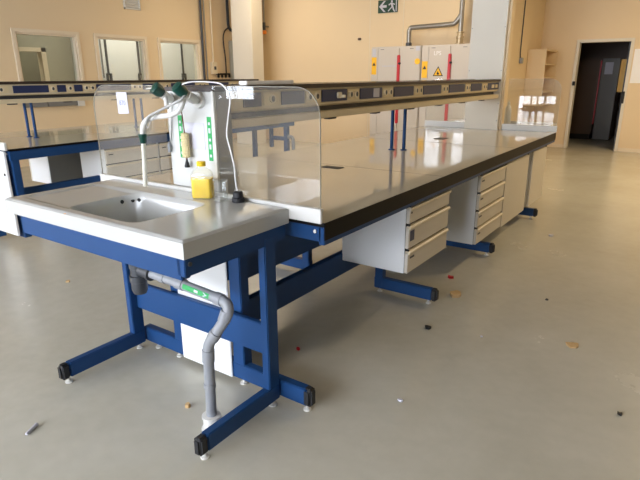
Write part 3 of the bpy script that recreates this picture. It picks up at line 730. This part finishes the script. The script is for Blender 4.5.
# exit sign
t = thing('exit_sign', 'green emergency exit sign with left arrow and running figure, high on the rear wall', 'sign', (-2.63, 8.59, 2.57))
part('plate', MB().box(-2.84, -2.425, 8.578, 8.597, 2.565, 2.79, .003), 'egreen', t)
Y0, Y1 = 8.578, 8.5755
part('arrow', MB().prism([(-2.815, 2.678), (-2.715, 2.775), (-2.675, 2.775), (-2.748, 2.70), (-2.655, 2.70), (-2.655, 2.656), (-2.748, 2.656), (-2.675, 2.58), (-2.715, 2.58)], fXZ, Y0, Y1), 'paper', t, None, 'white arrow pointing left')
mn = MB(); mn.prism([(-2.545+.020*math.cos(q*PI/6), 2.757+.020*math.sin(q*PI/6)) for q in range(12)], fXZ, Y0, Y1)
for q in ([(-2.57, 2.735), (-2.53, 2.735), (-2.51, 2.66), (-2.55, 2.655)], [(-2.57, 2.735), (-2.555, 2.72), (-2.60, 2.69), (-2.62, 2.70)], [(-2.525, 2.73), (-2.53, 2.712), (-2.49, 2.69), (-2.475, 2.705)],
          [(-2.55, 2.665), (-2.53, 2.655), (-2.575, 2.62), (-2.61, 2.585), (-2.628, 2.595), (-2.59, 2.63)], [(-2.535, 2.665), (-2.51, 2.665), (-2.495, 2.62), (-2.47, 2.578), (-2.49, 2.572), (-2.52, 2.61)]): mn.prism(q, fXZ, Y0, Y1)
part('running_figure', mn, 'paper', t, None, 'white running figure')
part('doorway_mark', MB().box(-2.46, -2.44, Y1, Y0, 2.58, 2.775), 'paper', t)
single('wall_sensor', MB().box(-3.275, -3.21, 8.565, YB, 2.095, 2.14, .008).box(-3.28, -3.255, 8.57, YB, 2.10, 2.135, .004), 'brownpanel', 'small brown sensor on the bare rear wall', 'sensor', (-3.24, 8.58, 2.1))
t = thing('warning_lamp', 'orange warning lamp under a hanging dark conduit, right of the white column', 'lamp', (-5.72, 8.5, 2.3))
t.location = (-5.60, 8.45, 2.30)
wl = (-5.60, 8.45)
# (lamp sits just right of the room column as seen from the bench)
part('lens', MB().lathe([(.02, 0), (.045, .01), (.055, .04), (.045, .075), (.02, .085)], (wl[0], wl[1], 2.30), 20), 'orange', t)
part('holder', MB().lathe([(.03, 0), (.035, .06), (.03, .16)], (wl[0], wl[1], 2.385), 16), 'dgrey', t)
part('conduit', MB().cyl((wl[0], wl[1], 2.54), (wl[0], wl[1], H), .02), 'steel', t)
part('lamp_bracket', MB().box(wl[0]-.01, wl[0]+.01, wl[1], YB, 2.45, 2.48), 'steel', t)

# left wall services
def pipe(pts, r, m, label, n=1, cat='pipe'):
    P = smooth(pts, 6) if len(pts) > 2 else pts
    return single('wall_pipe', MB().tube(P, r, 12), m, label, cat, pts[0])
pipe([(-6.44, 7.385, .9), (-6.44, 7.40, H)], .026, 'dgrey', 'thick dark pipe running up the left wall just right of the windows')
pipe([(-6.46, 7.50, .9), (-6.46, 7.51, H)], .014, 'steel', 'thin grey conduit right beside the thick dark wall pipe')
pipe([(-6.46, 7.70, 1.7), (-6.46, 7.72, H)], .018, 'cream', 'cream conduit running down into the cream switch box on the wall')
t = thing('switch_box', 'cream switch box on the left wall below the cream conduit', 'switch box', (-6.47, 7.71, 1.5))
part('box', MB().box(-6.5, -6.43, 7.63, 7.79, 1.47, 1.72, .006), 'cream', t)
part('toggle', MB().box(-6.43, -6.415, 7.68, 7.74, 1.56, 1.63, .004), 'dgrey', t)
pipe([(-6.44, 8.06, 1.40), (-6.44, 8.06, 1.8), (-6.44, 8.02, 2.2), (-6.44, 8.08, 2.38), (-6.44, 8.2, 2.46)], .016, 'brown', 'slim brown pipe curving over to the hooked black pipe')
pipe([(-6.40, 8.16, H), (-6.40, 8.16, 2.75), (-6.40, 8.17, 2.50), (-6.38, 8.20, 2.42), (-6.34, 8.25, 2.38)], .032, 'rubber', 'hooked black pipe coming down from the ceiling left of the white column')
for k in range(4):
    t = thing('gas_tap', ('leftmost', 'second from left', 'third from left', 'rightmost')[k]+' of four small black gas taps in a row on the left wall', 'tap', (-6.47, 7.80+k*.115, 1.42), 'gas taps on the left wall')
    part('valve', MB().cyl((-6.5, 7.80+k*.115, 1.47), (-6.42, 7.80+k*.115, 1.47), .018).box(-6.45, -6.41, 7.775+k*.115, 7.825+k*.115, 1.39, 1.48, .008), 'dark', t)
    part('spigot', MB().cyl((-6.43, 7.80+k*.115, 1.39), (-6.43, 7.80+k*.115, 1.33), .009), 'brass', t)
t = thing('electrical_panel', 'grey green electrical panel on the left wall beside the white column', 'electrical panel', (-6.45, 8.38, 1.3))
part('casing', MB().box(-6.5, -6.38, 8.24, 8.56, 1.30, 2.19, .006), 'inner_wall', t)
part('door', MB().box(-6.38, -6.365, 8.26, 8.54, 1.32, 2.17, .003), 'board', t)
# vent grille
t = thing('vent_grille', 'white louvred vent grille high on the left wall', 'vent', (-6.49, 5.71, 2.63))
part('frame', MB().box(-6.5, -6.47, 5.54, 5.565, 2.62, 2.95, .003).box(-6.5, -6.47, 5.875, 5.90, 2.62, 2.95, .003).box(-6.5, -6.47, 5.54, 5.90, 2.62, 2.645, .003).box(-6.5, -6.47, 5.54, 5.90, 2.925, 2.95, .003).box(-6.5, -6.495, 5.55, 5.89, 2.63, 2.94), 'wplastic', t)
sv = MB()
for k in range(6): sv.prism([(-6.495, 2.67+k*.042), (-6.472, 2.655+k*.042), (-6.47, 2.66+k*.042), (-6.493, 2.675+k*.042)], fXZ, 5.56, 5.88)
part('louvre', sv, 'wplastic', t)
# dark trunking below the windows
t = thing('wall_trunking', 'dark grey cable trunking along the left wall below the windows', 'trunking', (-6.46, 3.9, .95))
part('cover', MB().box(-6.5, -6.44, 3.42, 3.80, .945, 1.015, .003), 'board', t)
part('cover', MB().box(-6.5, -6.44, 3.815, 4.345, .945, 1.03, .003), 'board', t)
part('end_box', MB().box(-6.5, -6.42, 4.345, 4.47, .93, 1.04, .004), 'wplastic', t)

# beyond the left windows: cupboards with latch rods
for i, (a, b, rods) in enumerate(((5.66, 7.02, ((6.035,), (6.84,))), (7.04, 8.62, ((8.10,),)))):
    t = thing('tall_cupboard', ('white tall cupboard with two latch rods, behind the middle left window', 'white tall cupboard with one latch rod, behind the right left-wall window')[i], 'cupboard', (-8.1, (a+b)/2, 0))
    part('body', MB().box(-8.3, -7.93, a, b, 0, 2.9, .004), 'white', t)
    for (ry,) in rods:
        r = part('latch_rod', MB().box(-7.929, -7.905, ry-.022, ry+.022, 1.45, 2.60, .003), 'dgrey', t)
        part('latch', MB().box(-7.928, -7.88, ry-.06, ry-.02, 1.34, 1.49, .006).box(-7.928, -7.88, ry+.025, ry+.065, 1.34, 1.49, .006), 'dgrey', t, r)
    if i == 0: part('latch_rod', MB().box(-7.929, -7.91, 5.905, 5.935, 1.40, 2.60, .003), 'board', t)

# ------------------------------------------------------------------ right-hand side
t = thing('wall_shelf', 'beige open shelf unit in the corner beside the dark doorway', 'shelf', (-.10, 10.15, .86))
SX0, SX1, SY0, SY1 = XS+.005, .075, 9.70, 10.63
part('side_panel', MB().box(SX0, SX1, SY0, SY0+.022, .86, 1.875, .002), 'wall', t)
part('side_panel', MB().box(SX0, SX1, SY1-.022, SY1, .86, 1.875, .002), 'wall', t)
part('back_panel', MB().box(SX0, SX0+.01, SY0+.022, SY1-.022, .87, 1.86), 'wall', t)
for zz in (.86, 1.10, 1.36, 1.60, 1.853): part('shelf_board', MB().box(SX0+.01, SX1, SY0+.022, SY1-.022, zz, zz+.02, .002), 'wall', t)
t = thing('cable_switch', 'thin wall cable ending in a small grey switch on the return wall', 'cable', (XS+.02, 9.2, 1.6))
part('cable', MB().tube([(XS+.012, 9.16, H), (XS+.012, 9.16, 2.6), (XS+.012, 9.16, 1.80), (XS+.012, 9.20, 1.70)], .009, 10), 'dgrey', t)
part('switch', MB().box(XS, XS+.05, 9.16, 9.28, 1.62, 1.72, .008), 'grey', t)
single('wall_white_panel', MB().box(1.395, 1.72, YD-.006, YD-.001, 1.27, 1.87), 'bright', 'plain bright white panel on the wall right of the dark doorway', 'notice', (1.55, YD-.004, 1.27))  # plain bright white rectangle, flat on the wall
# inside the dark room
t = thing('locker', 'brown grey locker standing in the dark room behind the doorway', 'locker', (.3, 12.7, 0))
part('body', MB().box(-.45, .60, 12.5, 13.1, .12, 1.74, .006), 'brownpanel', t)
part('plinth', MB().box(-.43, .58, 12.53, 13.08, 0, .12), 'dark', t)
part('red_edge', MB().box(.60, .63, 12.49, 12.52, .35, 1.72, .004), 'red', t, None, 'red vertical edge strip')
t = thing('locker', 'grey narrow locker with a white sheet, right of the brown one in the dark room', 'locker', (.8, 12.7, 0))
part('body', MB().box(.64, .98, 12.5, 13.1, .02, 1.76, .006), 'locker', t)
part('sheet', MB().box(.70, .86, 12.494, 12.499, 1.43, 1.68), 'paper', t, None, 'white sheet')
single('ochre_board', MB().box(1.17, 1.265, YD+.30, YD+.32, 1.10, 1.70, .003), 'ochre', 'ochre notice board on the right inside the dark doorway', 'notice board', (1.22, YD+.31, 1.1))

# ------------------------------------------------------------------ litter on the floor
def scrap(x, y, s, m, label, name='paper_scrap', cat='scrap', h=.006, seed=0):
    rnd = random.Random(seed+int(x*1000)); n = 7
    P = [(x+s*(.6+.5*rnd.random())*math.cos(2*PI*k/n), y+s*(.5+.5*rnd.random())*math.sin(2*PI*k/n)) for k in range(n)]
    mb = MB(); mb.prism(P, fXY, .0004, h)
    for v in mb.bm.verts:
        if v.co.z > .001: v.co.z += rnd.random()*h*.8; v.co.x += (rnd.random()-.5)*s*.3
    return single(name, mb, m, label, cat, (x, y, 0))
scrap(1.389, 2.117, .048, 'tan', 'crumpled tan paper scrap on the floor right of the first bench foot', h=.015)
scrap(1.234, 2.414, .022, 'red', 'small red plastic bit on the floor before the second drawer unit', 'plastic_bit', h=.012)
scrap(2.174, 1.814, .042, 'tan', 'square beige paper scrap alone on the floor at the right', h=.006)
scrap(1.428, 1.569, .022, 'dark', 'black scrap on the floor right of the three-drawer unit', h=.010)
scrap(1.911, 2.391, .012, 'dgrey', 'tiny dark crumb on the floor in the middle of the right aisle', h=.006)
scrap(1.626, .815, .014, 'paper', 'tiny pale crumb on the floor in front of the three-drawer unit', h=.006)
single('screw', MB().cyl((.425, -.225, .008), (.455, -.285, .008), .008, .006, 10), 'paper', 'small white plug lying on the floor at the lower left', 'plug', (.44, -.25, 0))
scrap(.856, .232, .016, 'tan', 'pale yellow crumb on the floor under the sink left of the drain pipe', h=.014)
scrap(-1.029, .782, .016, 'tan', 'pale crumb on the floor of the left aisle', h=.008)
scrap(.952, .93, .014, 'red', 'small red speck on the floor under the bench behind the sink leg', 'plastic_bit', h=.008)
scrap(2.463, 1.262, .012, 'dark', 'black crumb on the floor at the right edge of the photo', h=.008)
scrap(.893, 2.308, .012, 'paper', 'tiny white crumb on the floor under the bench between the drawer units', h=.006)

scrap(1.60, 3.95, .030, 'paper', 'white paper crumb on the floor beside the last cupboard door', h=.008)
scrap(1.725, 1.636, .009, 'paper', 'tiny white crumb on the floor between the black scrap and the square beige scrap', h=.005)

# ------------------------------------------------------------------ light
w = bpy.data.worlds.new('world'); scene.world = w; w.use_nodes = True
w.node_tree.nodes['Background'].inputs['Color'].default_value = lin((225, 232, 245)); w.node_tree.nodes['Background'].inputs['Strength'].default_value = .3
def area(name, loc, rot, sx, sy, power, col):
    l = bpy.data.lights.new(name, 'AREA'); l.shape = 'RECTANGLE'; l.size = sx; l.size_y = sy; l.energy = power; l.color = col
    o = bpy.data.objects.new(name, l); C.objects.link(o); o.location = loc; o.rotation_euler = rot; return o
area('corridor_lamp', (-7.1, 6.4, 3.4), (0, 0, 0), .3, 3.0, 52, (1, .97, .92))
area('annex_lamp', (-9.1, 4.4, 3.4), (0, 0, 0), .3, 1.2, 30, (1, .9, .75))
area('closet_lamp', (1.6, 12.0, 3.4), (0, 0, 0), .3, .3, .6, (1, .9, .8))
# ceiling lamps over the far part of the hall
for (x, y) in ((3.4, 8.0), (3.5, 5.4), (-1.3, 6.6), (-4.6, 6.8)):
    area('ceiling_lamp', (x, y, 3.5), (0, 0, 0), .3, 1.4, (90 if y > 7 else 60) if x > 0 else 36, (1, .76, .46) if x > 0 else (1, .80, .55))

scene.view_settings.view_transform = 'Standard'; scene.view_settings.look = 'None'
scene.view_settings.gamma = 1; scene.view_settings.use_curve_mapping = False
scene.view_settings.exposure = 0.28
cy = scene.cycles
cy.max_bounces = 10; cy.diffuse_bounces = 6; cy.glossy_bounces = 6; cy.transparent_max_bounces = 24; cy.transmission_bounces = 6
cy.use_denoising = True; cy.denoiser = 'OPENIMAGEDENOISE'
cy.sample_clamp_indirect = 10; cy.caustics_reflective = False; cy.caustics_refractive = False
